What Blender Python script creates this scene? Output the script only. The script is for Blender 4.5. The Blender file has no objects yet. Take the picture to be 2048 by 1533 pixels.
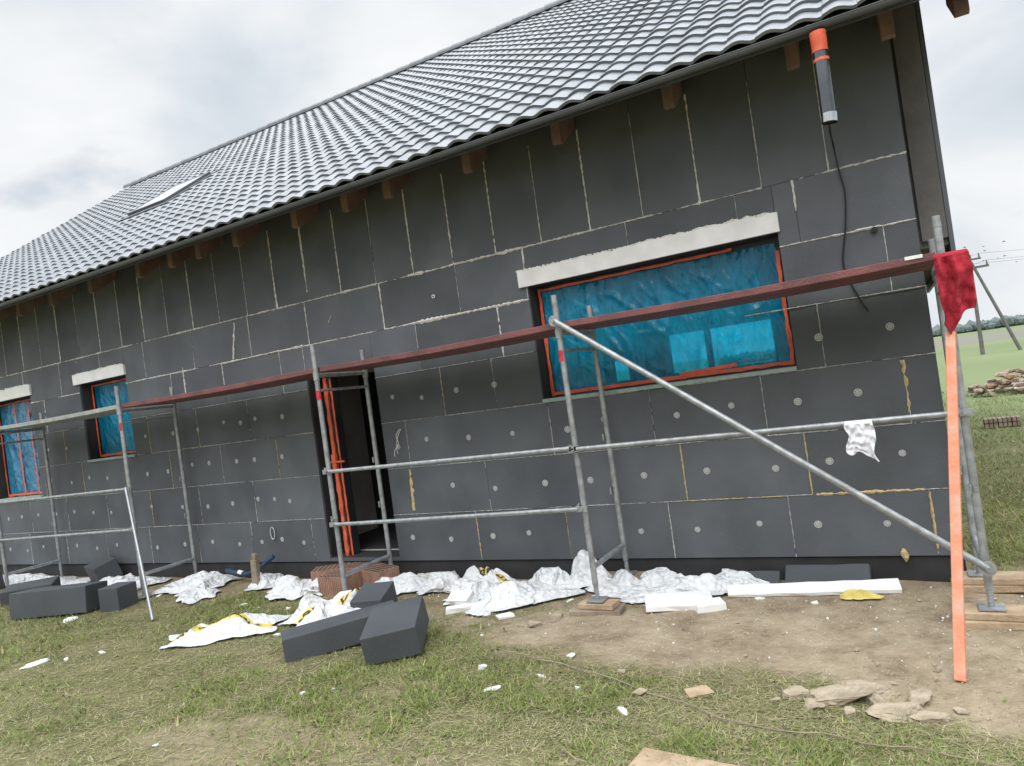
import bpy, bmesh, math, random
import numpy as np
from mathutils import Matrix, Vector, noise
random.seed(7); rng=np.random.default_rng(7)
scn=bpy.context.scene; COL=scn.collection
def lin(c): return tuple(c)+(1.0,)
# ------------------------------------------------------------ materials
def mat(name,col,rough=.8,col2=None,scale=8,detail=5,bump=0,bscale=None,metal=0,spec=.5,attr=None,contrast=(.35,.65),dist=.02,vor=0):
    m=bpy.data.materials.new(name); m.use_nodes=True; nt=m.node_tree; N=nt.nodes; L=nt.links
    b=N['Principled BSDF']; b.inputs['Roughness'].default_value=rough; b.inputs['Metallic'].default_value=metal
    b.inputs['Specular IOR Level'].default_value=spec
    tc=N.new('ShaderNodeTexCoord')
    nz=N.new('ShaderNodeTexNoise'); nz.inputs['Scale'].default_value=scale; nz.inputs['Detail'].default_value=detail
    L.new(tc.outputs['Object'],nz.inputs['Vector'])
    mr=N.new('ShaderNodeMapRange'); mr.inputs[1].default_value=contrast[0]; mr.inputs[2].default_value=contrast[1]
    L.new(nz.outputs['Fac'],mr.inputs[0])
    mx=N.new('ShaderNodeMix'); mx.data_type='RGBA'
    if col2 is None: col2=tuple(c*.7 for c in col)
    mx.inputs[6].default_value=lin(col); mx.inputs[7].default_value=lin(col2)
    L.new(mr.outputs[0],mx.inputs[0]); out=mx.outputs[2]
    if attr:
        a=N.new('ShaderNodeAttribute'); a.attribute_name=attr
        m2=N.new('ShaderNodeMix'); m2.data_type='RGBA'; m2.blend_type='MULTIPLY'; m2.inputs[0].default_value=1
        L.new(out,m2.inputs[6]); L.new(a.outputs['Color'],m2.inputs[7]); out=m2.outputs[2]
    L.new(out,b.inputs['Base Color'])
    if bump or vor:
        bp=N.new('ShaderNodeBump'); bp.inputs['Strength'].default_value=bump or vor; bp.inputs['Distance'].default_value=dist
        if vor:
            w=N.new('ShaderNodeTexNoise'); w.inputs['Scale'].default_value=6; L.new(tc.outputs['Object'],w.inputs['Vector'])
            va=N.new('ShaderNodeVectorMath'); va.operation='MULTIPLY_ADD'; va.inputs[1].default_value=(.12,.12,.12); L.new(w.outputs['Color'],va.inputs[0]); L.new(tc.outputs['Object'],va.inputs[2])
            n2=N.new('ShaderNodeTexVoronoi'); n2.inputs['Scale'].default_value=bscale or 20; L.new(va.outputs[0],n2.inputs['Vector']); L.new(n2.outputs['Distance'],bp.inputs['Height'])
        else:
            n2=N.new('ShaderNodeTexNoise'); n2.inputs['Scale'].default_value=bscale or scale*4; n2.inputs['Detail'].default_value=4
            L.new(tc.outputs['Object'],n2.inputs['Vector']); L.new(n2.outputs['Fac'],bp.inputs['Height'])
        L.new(bp.outputs[0],b.inputs['Normal'])
    return m
def eps_mat(name,c,c2):
    m=mat(name,c,.68,c2,scale=1.7,detail=9,attr='tint',contrast=(.32,.68))
    nt=m.node_tree;N=nt.nodes;L=nt.links;b=N['Principled BSDF']
    tc=N.new('ShaderNodeTexCoord');v=N.new('ShaderNodeTexVoronoi');v.inputs['Scale'].default_value=170
    L.new(tc.outputs['Object'],v.inputs['Vector'])
    bp=N.new('ShaderNodeBump');bp.inputs['Strength'].default_value=.5;bp.inputs['Distance'].default_value=.003;bp.invert=True
    L.new(v.outputs['Distance'],bp.inputs['Height']);L.new(bp.outputs[0],b.inputs['Normal'])
    src=b.inputs['Base Color'].links[0].from_socket
    v2=N.new('ShaderNodeTexVoronoi');v2.inputs['Scale'].default_value=60;L.new(tc.outputs['Object'],v2.inputs['Vector'])
    cr=N.new('ShaderNodeMapRange');cr.inputs[1].default_value=.14;cr.inputs[2].default_value=.06;cr.inputs[4].default_value=.65
    L.new(v2.outputs['Distance'],cr.inputs[0])
    n=N.new('ShaderNodeTexNoise');n.inputs['Scale'].default_value=1.6;n.inputs['Detail'].default_value=6;L.new(tc.outputs['Object'],n.inputs['Vector'])
    r2=N.new('ShaderNodeMapRange');r2.inputs[1].default_value=.4;r2.inputs[2].default_value=.72;L.new(n.outputs['Fac'],r2.inputs[0])
    mu=N.new('ShaderNodeMath');mu.operation='MULTIPLY';L.new(cr.outputs[0],mu.inputs[0]);L.new(r2.outputs[0],mu.inputs[1])
    mx=N.new('ShaderNodeMix');mx.data_type='RGBA';mx.inputs[7].default_value=(.42,.44,.46,1)
    L.new(mu.outputs[0],mx.inputs[0]);L.new(src,mx.inputs[6]);L.new(mx.outputs[2],b.inputs['Base Color'])
    return m
M={}
M['eps']=eps_mat('graphite_foam',(.118,.131,.147),(.08,.089,.10))  # wall foam base lightened in place of veiling haze
M['epsblock']=eps_mat('graphite_foam_block',(.078,.086,.096),(.056,.062,.07))
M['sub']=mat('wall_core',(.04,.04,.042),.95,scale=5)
M['block']=mat('block_wall',(.165,.158,.155),.9,(.13,.124,.122),scale=4,bump=.3)
M['inner']=mat('inner_wall',(.55,.54,.52),.9,(.42,.41,.39),scale=2)
M['palejoint']=mat('foam_dust',(.6,.6,.58),.9,(.3,.305,.3),scale=30)
M['cream']=mat('cream_foam',(.86,.85,.80),.85,(.66,.64,.57),scale=40,bump=.6)
M['yellow']=mat('yellow_foam',(.78,.62,.34),.8,(.55,.4,.2),scale=40,bump=.6)
M['white']=mat('white_foam',(.87,.87,.86),.8,(.76,.76,.75),scale=6,bump=.3,bscale=90,dist=.004)
M['washer']=mat('washer_plastic',(.55,.56,.56),.6,(.4,.41,.41),scale=60)
M['tile']=mat('roof_tile',(.195,.212,.235),.34,(.155,.168,.186),scale=5,detail=8,attr='tint',bump=.05,bscale=60,spec=.65,dist=.01)
M['gutter']=mat('gutter_metal',(.11,.12,.137),.4,(.085,.093,.105),scale=3,spec=.6)
M['wood']=mat('rafter_wood',(.27,.175,.145),.8,(.19,.12,.10),scale=6,bump=.2)  # wood colour dulled and darkened to carry the shade under the eave
M['soffit']=mat('soffit_membrane',(.2,.19,.19),.9,(.16,.15,.15),scale=3)
M['frame']=mat('window_frame_dark',(.035,.04,.045),.4,scale=5)
M['orange']=mat('orange_tape',(.82,.15,.07),.45,(.66,.10,.045),scale=9,bump=.4,bscale=25)
M['sill']=mat('green_sill',(.36,.45,.41),.6,(.27,.35,.33),scale=12)
M['steel']=mat('galvanised_steel',(.42,.44,.45),.45,(.27,.285,.295),scale=18,detail=8,metal=.45,bump=.1,bscale=120,dist=.003)
M['shiny']=mat('shiny_steel',(.6,.61,.62),.2,(.5,.51,.52),scale=10,metal=1)
M['alu']=mat('bright_tube',(.42,.43,.44),.4,(.33,.34,.35),scale=18,metal=.5)
M['sticker']=mat('red_sticker',(.65,.04,.05),.5,scale=20)
M['deckred']=mat('red_brown_deck',(.23,.08,.08),.6,(.13,.055,.055),scale=5,detail=9,bump=.3,bscale=60)
M['deckgrey']=mat('grey_deck',(.42,.43,.41),.7,(.27,.28,.27),scale=6,detail=9,bump=.3,bscale=60)
M['timber']=mat('pale_timber',(.5,.38,.26),.8,(.34,.24,.15),scale=7,detail=8,bump=.4,bscale=60)
M['greytimber']=mat('weathered_timber',(.34,.28,.21),.85,(.22,.17,.13),scale=7,detail=8,bump=.4,bscale=60)
M['paintwood']=mat('orange_painted_wood',(.70,.25,.14),.65,(.6,.38,.28),scale=9,detail=10,bump=.3,contrast=(.42,.72))
M['plastic']=mat('white_plastic_film',(.76,.77,.78),.34,(.63,.65,.67),scale=4,vor=.8,bscale=20,dist=.025)
M['plasticd']=mat('dirty_plastic_film',(.6,.6,.56),.45,(.42,.4,.35),scale=5,vor=.5,bscale=16,dist=.02)
M['yel']=mat('yellow_print',(.68,.56,.17),.45,(.6,.48,.12),scale=9)
M['ink']=mat('black_print',(.03,.03,.035),.5,scale=9)
M['redcloth']=mat('red_cloth',(.44,.02,.04),.9,(.28,.012,.025),scale=8,bump=.6,bscale=30)
M['whitecloth']=mat('white_cloth',(.74,.74,.78),.9,(.62,.62,.66),scale=9,bump=.4,bscale=40)
M['black']=mat('black_cable',(.008,.008,.009),.5,scale=9)
M['brick']=mat('terracotta',(.40,.24,.175),.85,(.3,.17,.12),scale=9,bump=.4)
M['stone']=mat('concrete_stone',(.46,.38,.28),.9,(.3,.245,.175),scale=9,bump=1,bscale=30)
M['rubble']=mat('rubble_mix',(.42,.34,.29),.9,(.3,.22,.18),scale=3,bump=.6)
M['bluetube']=mat('blue_tube',(.02,.06,.12),.4,scale=9)
M['pole']=mat('pole_wood',(.17,.165,.16),.9,scale=4)
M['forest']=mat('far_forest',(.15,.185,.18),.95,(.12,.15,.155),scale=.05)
M['tubedark']=mat('dark_pipe',(.16,.17,.18),.16,scale=5,metal=.85)
M['bird']=mat('bird_dark',(.02,.02,.02),.9,scale=5)
M['curtain']=mat('dark_blue_film',(.02,.12,.25),.2,(.05,.26,.42),scale=6,bump=.6,bscale=14,spec=.8)
M['glass']=mat('reflection_painted_glass',(.52,.56,.6),.2,(.46,.5,.54),scale=2,spec=1.0)  # pale base colour stands in for sky reflected in the skylight pane
M['field']=mat('far_field',(.22,.25,.18),.95,(.18,.21,.15),scale=.01)
def film_mat():
    m=bpy.data.materials.new('blue_film'); m.use_nodes=True; nt=m.node_tree;N=nt.nodes;L=nt.links
    for n in list(N):
        if n.type!='OUTPUT_MATERIAL': N.remove(n)
    o=[n for n in N if n.type=='OUTPUT_MATERIAL'][0]
    tc=N.new('ShaderNodeTexCoord');nz=N.new('ShaderNodeTexNoise');nz.inputs['Scale'].default_value=1.1;nz.inputs['Detail'].default_value=3
    L.new(tc.outputs['Object'],nz.inputs['Vector'])
    cr=N.new('ShaderNodeValToRGB');cr.color_ramp.elements[0].position=.35;cr.color_ramp.elements[0].color=(.0,.27,.50,1);cr.color_ramp.elements[1].position=.68;cr.color_ramp.elements[1].color=(.0,.46,.76,1)
    L.new(nz.outputs['Fac'],cr.inputs[0])
    d=N.new('ShaderNodeBsdfDiffuse');L.new(cr.outputs[0],d.inputs[0])
    tl=N.new('ShaderNodeBsdfTranslucent');tl.inputs[0].default_value=(.0,.6,.9,1)
    t=N.new('ShaderNodeBsdfTransparent');t.inputs[0].default_value=(.015,.6,.9,1)
    g=N.new('ShaderNodeBsdfGlossy');g.inputs['Roughness'].default_value=.09;g.inputs[0].default_value=(.85,.95,1,1)
    n2=N.new('ShaderNodeTexNoise');n2.inputs['Scale'].default_value=6;n2.inputs['Detail'].default_value=4;n2.inputs['Distortion'].default_value=1.6
    mp=N.new('ShaderNodeMapping');mp.inputs['Scale'].default_value=(1.6,1,.45);mp.inputs['Rotation'].default_value=(0,.35,0);L.new(tc.outputs['Object'],mp.inputs[0]);L.new(mp.outputs[0],n2.inputs['Vector'])
    bp=N.new('ShaderNodeBump');bp.inputs['Strength'].default_value=1.0;bp.inputs['Distance'].default_value=.035;L.new(n2.outputs['Fac'],bp.inputs['Height'])
    L.new(bp.outputs[0],g.inputs['Normal'])
    a0=N.new('ShaderNodeMixShader');a0.inputs[0].default_value=.3;L.new(d.outputs[0],a0.inputs[1]);L.new(tl.outputs[0],a0.inputs[2])
    r=N.new('ShaderNodeMapRange');r.inputs[1].default_value=.35;r.inputs[2].default_value=.65;r.inputs[3].default_value=.22;r.inputs[4].default_value=.5;L.new(n2.outputs['Fac'],r.inputs[0])
    a=N.new('ShaderNodeMixShader');L.new(r.outputs[0],a.inputs[0]);L.new(a0.outputs[0],a.inputs[1]);L.new(t.outputs[0],a.inputs[2])
    b=N.new('ShaderNodeMixShader');fr=N.new('ShaderNodeFresnel');fr.inputs[0].default_value=1.5;L.new(bp.outputs[0],fr.inputs['Normal'])
    L.new(fr.outputs[0],b.inputs[0]);L.new(a.outputs[0],b.inputs[1]);L.new(g.outputs[0],b.inputs[2]);L.new(b.outputs[0],o.inputs[0])
    return m
M['film']=film_mat()
# ------------------------------------------------------------ helpers
class MB:
    def __init__(s): s.v=[];s.f=[];s.m=[];s.t=[]
    def add(s,vs,fs,mi=0,tint=1.0):
        b=len(s.v); s.v+= [tuple(v) for v in vs]; s.f+=[tuple(i+b for i in f) for f in fs]; s.m+=[mi]*len(fs); s.t+=[tint]*len(vs)
    def box(s,x0,x1,y0,y1,z0,z1,mi=0,tint=1.0,mtx=None):
        v=[Vector((x,y,z)) for x in(x0,x1) for y in(y0,y1) for z in(z0,z1)]
        if mtx is not None: v=[mtx@p for p in v]
        s.add(v,[(0,1,3,2),(4,6,7,5),(0,4,5,1),(2,3,7,6),(0,2,6,4),(1,5,7,3)],mi,tint)
    def tube(s,a,b,r,mi=0,n=12,r2=None,cap=True):
        a=Vector(a);b=Vector(b);d=(b-a).normalized();u=d.orthogonal().normalized();w=d.cross(u);r2=r if r2 is None else r2
        vs=[a+(u*math.cos(k*2*math.pi/n)+w*math.sin(k*2*math.pi/n))*r for k in range(n)]+[b+(u*math.cos(k*2*math.pi/n)+w*math.sin(k*2*math.pi/n))*r2 for k in range(n)]
        fs=[(k,(k+1)%n,n+(k+1)%n,n+k) for k in range(n)]
        if cap: fs+=[tuple(range(n))[::-1],tuple(range(n,2*n))]
        s.add(vs,fs,mi)
    def path(s,pts,r,mi=0,n=6):
        pts=[Vector(p) for p in pts]; u=None; vs=[]
        for i,p in enumerate(pts):
            d=(pts[min(i+1,len(pts)-1)]-pts[max(i-1,0)]).normalized()
            if u is None: u=d.orthogonal().normalized()
            u=(u-d*u.dot(d)).normalized(); w=d.cross(u)
            vs+=[p+(u*math.cos(k*2*math.pi/n)+w*math.sin(k*2*math.pi/n))*r for k in range(n)]
        L_=len(pts); fs=[(i*n+k,i*n+(k+1)%n,(i+1)*n+(k+1)%n,(i+1)*n+k) for i in range(L_-1) for k in range(n)]
        fs+=[tuple(range(n))[::-1],tuple(range((L_-1)*n,L_*n))]
        s.add(vs,fs,mi)
    def obj(s,name,mats,parent=None,smooth=False,bevel=0,loc=(0,0,0)):
        me=bpy.data.meshes.new(name); me.from_pydata(s.v,[],s.f)
        for k in mats: me.materials.append(M[k])
        me.polygons.foreach_set('material_index',s.m)
        a=me.color_attributes.new('tint','FLOAT_COLOR','POINT'); t=np.array(s.t,dtype=np.float32)
        a.data.foreach_set('color',np.stack([t,t,t,np.ones_like(t)],1).ravel())
        if smooth:
            me.polygons.foreach_set('use_smooth',[True]*len(s.f)); me.set_sharp_from_angle(angle=math.radians(40))
        me.update()
        o=bpy.data.objects.new(name,me); COL.objects.link(o); o.location=loc
        if bevel:
            md=o.modifiers.new('bevel','BEVEL'); md.width=bevel; md.segments=2; md.limit_method='ANGLE'
        if parent is not None: o.parent=parent
        return o
def empty(name,loc=(0,0,0)):
    o=bpy.data.objects.new(name,None); o.location=loc; o.empty_display_size=.2; COL.objects.link(o); return o
def thing(o,label,cat,group=None):
    o['label']=label;o['category']=cat
    if group:o['group']=group
    return o
def sm(a,b,x):
    t=min(1,max(0,(x-a)/(b-a))); return t*t*(3-2*t)
def catenary(a,b,sag,n=12):
    a=Vector(a);b=Vector(b); return [a.lerp(b,i/n)-Vector((0,0,4*sag*(i/n)*(1-i/n))) for i in range(n+1)]
def smoothpath(pts,sub=6):
    P=[Vector(p) for p in pts]; P=[P[0]*2-P[1]]+P+[P[-1]*2-P[-2]]; o=[]
    for i in range(1,len(P)-2):
        for k in range(sub):
            t=k/sub; a,b,c,d=P[i-1:i+3]
            o.append(.5*((2*b)+(c-a)*t+(2*a-5*b+4*c-d)*t*t+(3*b-a-3*c+d)*t**3))
    return o+[P[-2]]
# ------------------------------------------------------------ camera
cam=bpy.data.cameras.new('camera'); co=bpy.data.objects.new('camera',cam); COL.objects.link(co); scn.camera=co
cam.sensor_width=36; cam.lens=36*1419/2048; cam.clip_end=5000; cam.clip_start=.05
co.matrix_world=Matrix.Translation((-.2504,-6.0796,1.8339))@(Matrix.Rotation(.4973,4,'Z')@Matrix.Rotation(math.pi/2+.0142,4,'X')@Matrix.Rotation(-.1377,4,'Z'))
# ------------------------------------------------------------ world
w=bpy.data.worlds.new('World'); scn.world=w; w.use_nodes=True; nt=w.node_tree;N=nt.nodes;L=nt.links
bg=N['Background']; tc=N.new('ShaderNodeTexCoord')
sky=N.new('ShaderNodeTexSky'); sky.sky_type='NISHITA'; sky.sun_disc=False; sky.sun_elevation=math.radians(55); sky.sun_rotation=math.radians(160)
mp=N.new('ShaderNodeMapping'); mp.inputs['Scale'].default_value=(1,1,2.0); mp.inputs['Location'].default_value=(.35,.2,.1)
L.new(tc.outputs['Generated'],mp.inputs[0])
n1=N.new('ShaderNodeTexNoise'); n1.inputs['Scale'].default_value=2.1; n1.inputs['Detail'].default_value=8; n1.inputs['Roughness'].default_value=.5; n1.inputs['Distortion'].default_value=.3
L.new(mp.outputs[0],n1.inputs['Vector'])
cr=N.new('ShaderNodeValToRGB'); e=cr.color_ramp.elements
e[0].position=.30; e[0].color=(6.0,6.7,7.5,1); e[1].position=.66; e[1].color=(9.8,9.95,10.1,1)
x=cr.color_ramp.elements.new(.44); x.color=(7.5,8.0,8.5,1)
x=cr.color_ramp.elements.new(.53); x.color=(8.9,9.15,9.4,1)
L.new(n1.outputs['Fac'],cr.inputs[0])
n3=N.new('ShaderNodeTexNoise'); n3.inputs['Scale'].default_value=3.1; n3.inputs['Detail'].default_value=5; L.new(mp.outputs[0],n3.inputs['Vector'])
mr=N.new('ShaderNodeMapRange'); mr.inputs[1].default_value=.66; mr.inputs[2].default_value=.76; mr.inputs[4].default_value=.5; L.new(n3.outputs['Fac'],mr.inputs[0])
mx=N.new('ShaderNodeMix'); mx.data_type='RGBA'; L.new(mr.outputs[0],mx.inputs[0]); L.new(cr.outputs[0],mx.inputs[6]); L.new(sky.outputs[0],mx.inputs[7])
sx=N.new('ShaderNodeSeparateXYZ'); L.new(tc.outputs['Generated'],sx.inputs[0])
zr_=N.new('ShaderNodeMapRange'); zr_.interpolation_type='SMOOTHSTEP'; zr_.inputs[1].default_value=.5; zr_.inputs[2].default_value=.9; zr_.inputs[3].default_value=1; zr_.inputs[4].default_value=3.6; L.new(sx.outputs['Z'],zr_.inputs[0])
vm=N.new('ShaderNodeVectorMath'); vm.operation='SCALE'; L.new(mx.outputs[2],vm.inputs[0]); L.new(zr_.outputs[0],vm.inputs['Scale'])
L.new(vm.outputs[0],bg.inputs[0]); bg.inputs[1].default_value=.1
sl=bpy.data.lights.new('sun','SUN'); sl.energy=1.5; sl.angle=math.radians(50); sl.color=(1,.97,.92)
so=bpy.data.objects.new('sun',sl); COL.objects.link(so)
so.rotation_euler=Vector((-.22,.6,-.75)).to_track_quat('-Z','Y').to_euler(); so.location=(5,-5,20)
scn.view_settings.view_transform='Standard'; scn.view_settings.look='None'; scn.view_settings.exposure=0
# ------------------------------------------------------------ ground
def nz(x,y,s,o=0): return noise.noise(Vector((x*s+o,y*s-o,o*.37)))
def gh(x,y): return .028*nz(x,y,.9,3)+.012*nz(x,y,3.1,5)+.006*nz(x,y,9,8)
def dirt(x,y):
    n=.55*nz(x,y,1.1,11)+.35*nz(x,y,3.4,12)+.25*nz(x,y,9,14)
    d=0
    e=((x+1.25)/2.4)**2+((y+1.1)/.8)**2
    d=max(d,1-sm(.5,1.5,e+n*1.1))
    if x<.4: d=max(d,sm(-1.05,-.4,y+.45*n)*(.95 if x>-4.5 else .7)*(1-(sm(-.1,.3,y)*sm(-.1,.1,x))))
    e=((x+3.4)/1.3)**2+((y+3.3)/.35)**2
    d=max(d,.5*(1-sm(.4,1.6,e+n*1.8)))
    e=((x-.2)/.9)**2+((y+1.5)/.8)**2
    d=max(d,.95*(1-sm(.5,1.5,e+n*.9)))
    d=max(d,.55*sm(.2,.6,n))
    return d
def axis(lo,hi,step,far):
    a=list(np.arange(lo,hi+1e-6,step)); g=step;x=hi;r=[]
    while x<far: g*=1.35;x+=g;r.append(x)
    g=step;x=lo;l=[]
    while x>-far: g*=1.35;x-=g;l.append(x)
    return l[::-1]+a+r
xs=axis(-14,3,.07,1500); ys=axis(-4.6,1.2,.05,1500)
vs=[];cols=[]
for y in ys:
    for x_ in xs:
        near=(-15<x_<4.5 and -6<y<3)
        vs.append((x_,y,gh(x_,y) if near else 0)); cols.append(dirt(x_,y) if near else 0)
nx=len(xs); fs=[(j*nx+i,j*nx+i+1,(j+1)*nx+i+1,(j+1)*nx+i) for j in range(len(ys)-1) for i in range(nx-1)]
me=bpy.data.meshes.new('ground'); me.from_pydata(vs,[],fs)
a=me.color_attributes.new('dirt','FLOAT_COLOR','POINT'); c=np.array(cols,dtype=np.float32); a.data.foreach_set('color',np.stack([c,c,c,np.ones_like(c)],1).ravel())
me.polygons.foreach_set('use_smooth',[True]*len(fs))
gm=bpy.data.materials.new('ground_soil_and_grass'); gm.use_nodes=True; nt=gm.node_tree;N=nt.nodes;L=nt.links;b=N['Principled BSDF'];b.inputs['Roughness'].default_value=.95;b.inputs['Specular IOR Level'].default_value=.15
tc=N.new('ShaderNodeTexCoord'); at=N.new('ShaderNodeAttribute'); at.attribute_name='dirt'
def noi(s,d=8,r=.6):
    n=N.new('ShaderNodeTexNoise');n.inputs['Scale'].default_value=s;n.inputs['Detail'].default_value=d;n.inputs['Roughness'].default_value=r;L.new(tc.outputs['Object'],n.inputs['Vector']);return n
def ramp(src,stops):
    r=N.new('ShaderNodeValToRGB');e=r.color_ramp.elements
    e[0].position,e[0].color=stops[0][0],lin(stops[0][1]);e[1].position,e[1].color=stops[-1][0],lin(stops[-1][1])
    for p,cc in stops[1:-1]: q=e.new(p);q.color=lin(cc)
    L.new(src,r.inputs[0]);return r
soil=ramp(noi(2.6,13,.72).outputs['Fac'],[(.3,(.16,.12,.08)),(.46,(.32,.255,.175)),(.66,(.47,.39,.28))])
gr=ramp(noi(2.2,10,.65).outputs['Fac'],[(.35,(.10,.105,.045)),(.5,(.165,.155,.075)),(.68,(.24,.21,.12))])
far=ramp(noi(.03,6).outputs['Fac'],[(.35,(.15,.19,.09)),(.65,(.21,.25,.13))])  # distance haze is mixed into these greyed field colours
sep=N.new('ShaderNodeSeparateXYZ');L.new(tc.outputs['Object'],sep.inputs[0])
fr=N.new('ShaderNodeMapRange');fr.inputs[1].default_value=3;fr.inputs[2].default_value=14;L.new(sep.outputs['Y'],fr.inputs[0])
m0=N.new('ShaderNodeMix');m0.data_type='RGBA';L.new(fr.outputs[0],m0.inputs[0]);L.new(gr.outputs[0],m0.inputs[6]);L.new(far.outputs[0],m0.inputs[7])
w1=N.new('ShaderNodeMath');w1.operation='COMPARE';w1.inputs[1].default_value=190;w1.inputs[2].default_value=90;L.new(sep.outputs['Y'],w1.inputs[0])
m00=N.new('ShaderNodeMix');m00.data_type='RGBA';m00.inputs[7].default_value=(.2,.2,.16,1);L.new(w1.outputs[0],m00.inputs[0]);L.new(m0.outputs[2],m00.inputs[6])
m1=N.new('ShaderNodeMix');m1.data_type='RGBA';L.new(at.outputs['Color'],m1.inputs[0]);L.new(m00.outputs[2],m1.inputs[6]);L.new(soil.outputs[0],m1.inputs[7])
L.new(m1.outputs[2],b.inputs['Base Color'])
bp=N.new('ShaderNodeBump');bp.inputs['Strength'].default_value=.9;bp.inputs['Distance'].default_value=.03;L.new(noi(18,10,.66).outputs['Fac'],bp.inputs['Height']);L.new(bp.outputs[0],b.inputs['Normal'])
me.materials.append(gm); g=bpy.data.objects.new('ground',me); COL.objects.link(g); g['kind']='structure'
# ------------------------------------------------------------ grass
def grassmat(name,tr):
    m=bpy.data.materials.new(name);m.use_nodes=True;nt=m.node_tree;N=nt.nodes;L=nt.links;b=N['Principled BSDF'];b.inputs['Roughness'].default_value=.6;b.inputs['Specular IOR Level'].default_value=.3
    a=N.new('ShaderNodeAttribute');a.attribute_name='bc';L.new(a.outputs['Color'],b.inputs['Base Color'])
    t=N.new('ShaderNodeBsdfTranslucent');L.new(a.outputs['Color'],t.inputs[0]);mx=N.new('ShaderNodeMixShader');mx.inputs[0].default_value=tr
    o=[n for n in N if n.type=='OUTPUT_MATERIAL'][0];L.new(b.outputs[0],mx.inputs[1]);L.new(t.outputs[0],mx.inputs[2]);L.new(mx.outputs[0],o.inputs[0]);return m
def scatter(n,rmin,rmax):
    th=rng.uniform(-20,74,n*2); r=np.exp(rng.uniform(math.log(rmin),math.log(rmax),n*2))
    X=-.25-np.sin(np.radians(th))*r; Y=-6.08+np.cos(np.radians(th))*r
    ok=~((X<.05)&(Y>-.02)&(X>-18))
    return X[ok],Y[ok],r[ok]
def blades(name,X,Y,R,kind,label):
    V=[];C=[]
    u=random.random
    for x_,y,r in zip(X,Y,R):
        near=x_>-15 and x_<4.5 and y>-6 and y<3
        d=dirt(x_,y) if near else 0
        gmask=sm(-.35,.35,nz(x_,y,.75,21)+.7*nz(x_,y,2.4,22)+.3*nz(x_,y,7,23)+ (.35 if x_>.2 and y>-.8 else 0)+ (.2 if y<-2.0 and x_>-2.8 else 0)+(.1 if -4.2<x_<-2.4 and y<-1.7 else 0))
        z=gh(x_,y) if near else 0
        sc=1+min(1.2,max(0,r-5)*.05)
        if kind=='green':
            p=(1-d)**2*(.16+.84*gmask)
            if u()>p: continue
            l=(.012+.03*u()*(.5+gmask))*sc*(1.6 if u()<.06 else 1); wd=(.002+.0022*u())*sc; an=u()*6.283; le=(.6+1.6*u())*l
            dx,dy=math.cos(an),math.sin(an)
            if u()<.16: wd*=2.6;l*=.7
            V+= [(x_-dy*wd,y+dx*wd,z-.004),(x_+dy*wd,y-dx*wd,z-.004),(x_+dx*le,y+dy*le,z+l)]
            k=.6+.8*u(); c=(.17*k+.05*u(),.25*k+.02*u(),.06*k)
            if r>9: c=(c[0]*1.05,c[1]*.95,c[2]*1.5)  # distant blades greyed, haze put into their colour
            if u()<.24: c=(.36*k,.32*k,.16*k)
        else:
            p=(1-d)**1.4*(1-.5*gmask)+.03
            if u()>p: continue
            l=(.03+.08*u())*sc; wd=(.0011+.0013*u())*sc; an=u()*6.283;dx,dy=math.cos(an),math.sin(an);up=.004+.018*u()
            V+= [(x_-dy*wd,y+dx*wd,z+up*.4),(x_+dy*wd,y-dx*wd,z+up*.4),(x_+dx*l,y+dy*l,z+up)]
            k=.45+.9*u(); c=(.45*k,.4*k,.24*k)
            if u()<.4: c=(.26*k,.28*k,.11*k)
        C+=[c,c,c]
    n=len(V)//3; me=bpy.data.meshes.new(name); me.vertices.add(3*n); me.loops.add(3*n); me.polygons.add(n)
    me.vertices.foreach_set('co',np.array(V,dtype=np.float32).ravel()); me.loops.foreach_set('vertex_index',np.arange(3*n,dtype=np.int32))
    me.polygons.foreach_set('loop_start',np.arange(0,3*n,3,dtype=np.int32)); 
    me.update(calc_edges=True)
    a=me.color_attributes.new('bc','FLOAT_COLOR','POINT'); cc=np.array(C,dtype=np.float32); a.data.foreach_set('color',np.concatenate([cc,np.ones((3*n,1),np.float32)],1).ravel())
    me.materials.append(grassmat(name+'_leaf',.25 if kind=='green' else .05)); o=bpy.data.objects.new(name,me); COL.objects.link(o); o['kind']='stuff'; o['label']=label; o['category']='grass'
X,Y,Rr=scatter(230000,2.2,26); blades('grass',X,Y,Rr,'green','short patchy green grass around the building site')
X,Y,Rr=scatter(150000,2.2,14); blades('cut_straw',X,Y,Rr,'straw','dry cut straw lying over the trampled ground')
def crumbs(name,n,matk,reg,r0,r1,label,cat,bias=None):
    mb=MB()
    for i in range(n):
        x_=random.uniform(reg[0],reg[1]);y=random.uniform(reg[2],reg[3]);r=random.uniform(r0,r1)*(1+2*(random.random()<.06))
        if bias and random.random()>bias(x_,y): continue
        z=gh(x_,y)+r*.4; q=Matrix.Rotation(random.random()*6,3,'Z')@Matrix.Rotation(random.random()*6,3,'X')
        p=[Vector((x_,y,z))+q@Vector(v)*r*random.uniform(.6,1.2) for v in((1,0,0),(-1,0,0),(0,1,0),(0,-1,0),(0,0,1),(0,0,-1))]
        mb.add(p,[(0,2,4),(2,1,4),(1,3,4),(3,0,4),(2,0,5),(1,2,5),(3,1,5),(0,3,5)],0)
    o=mb.obj(name,[matk]); o['kind']='stuff';o['label']=label;o['category']=cat
crumbs('foam_beads',3200,'white',(-6.5,.3,-2.4,-.1),.0015,.0038,'white foam beads scattered over soil by the wall','foam bead',lambda x,y:.12+.88*sm(-1.9,-.8,y))
crumbs('soil_crumbs',6000,'stone',(-9,.9,-2.6,.0),.002,.007,'small soil lumps and gravel on bare ground','gravel',lambda x,y:dirt(x,y)**1.5)
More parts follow.
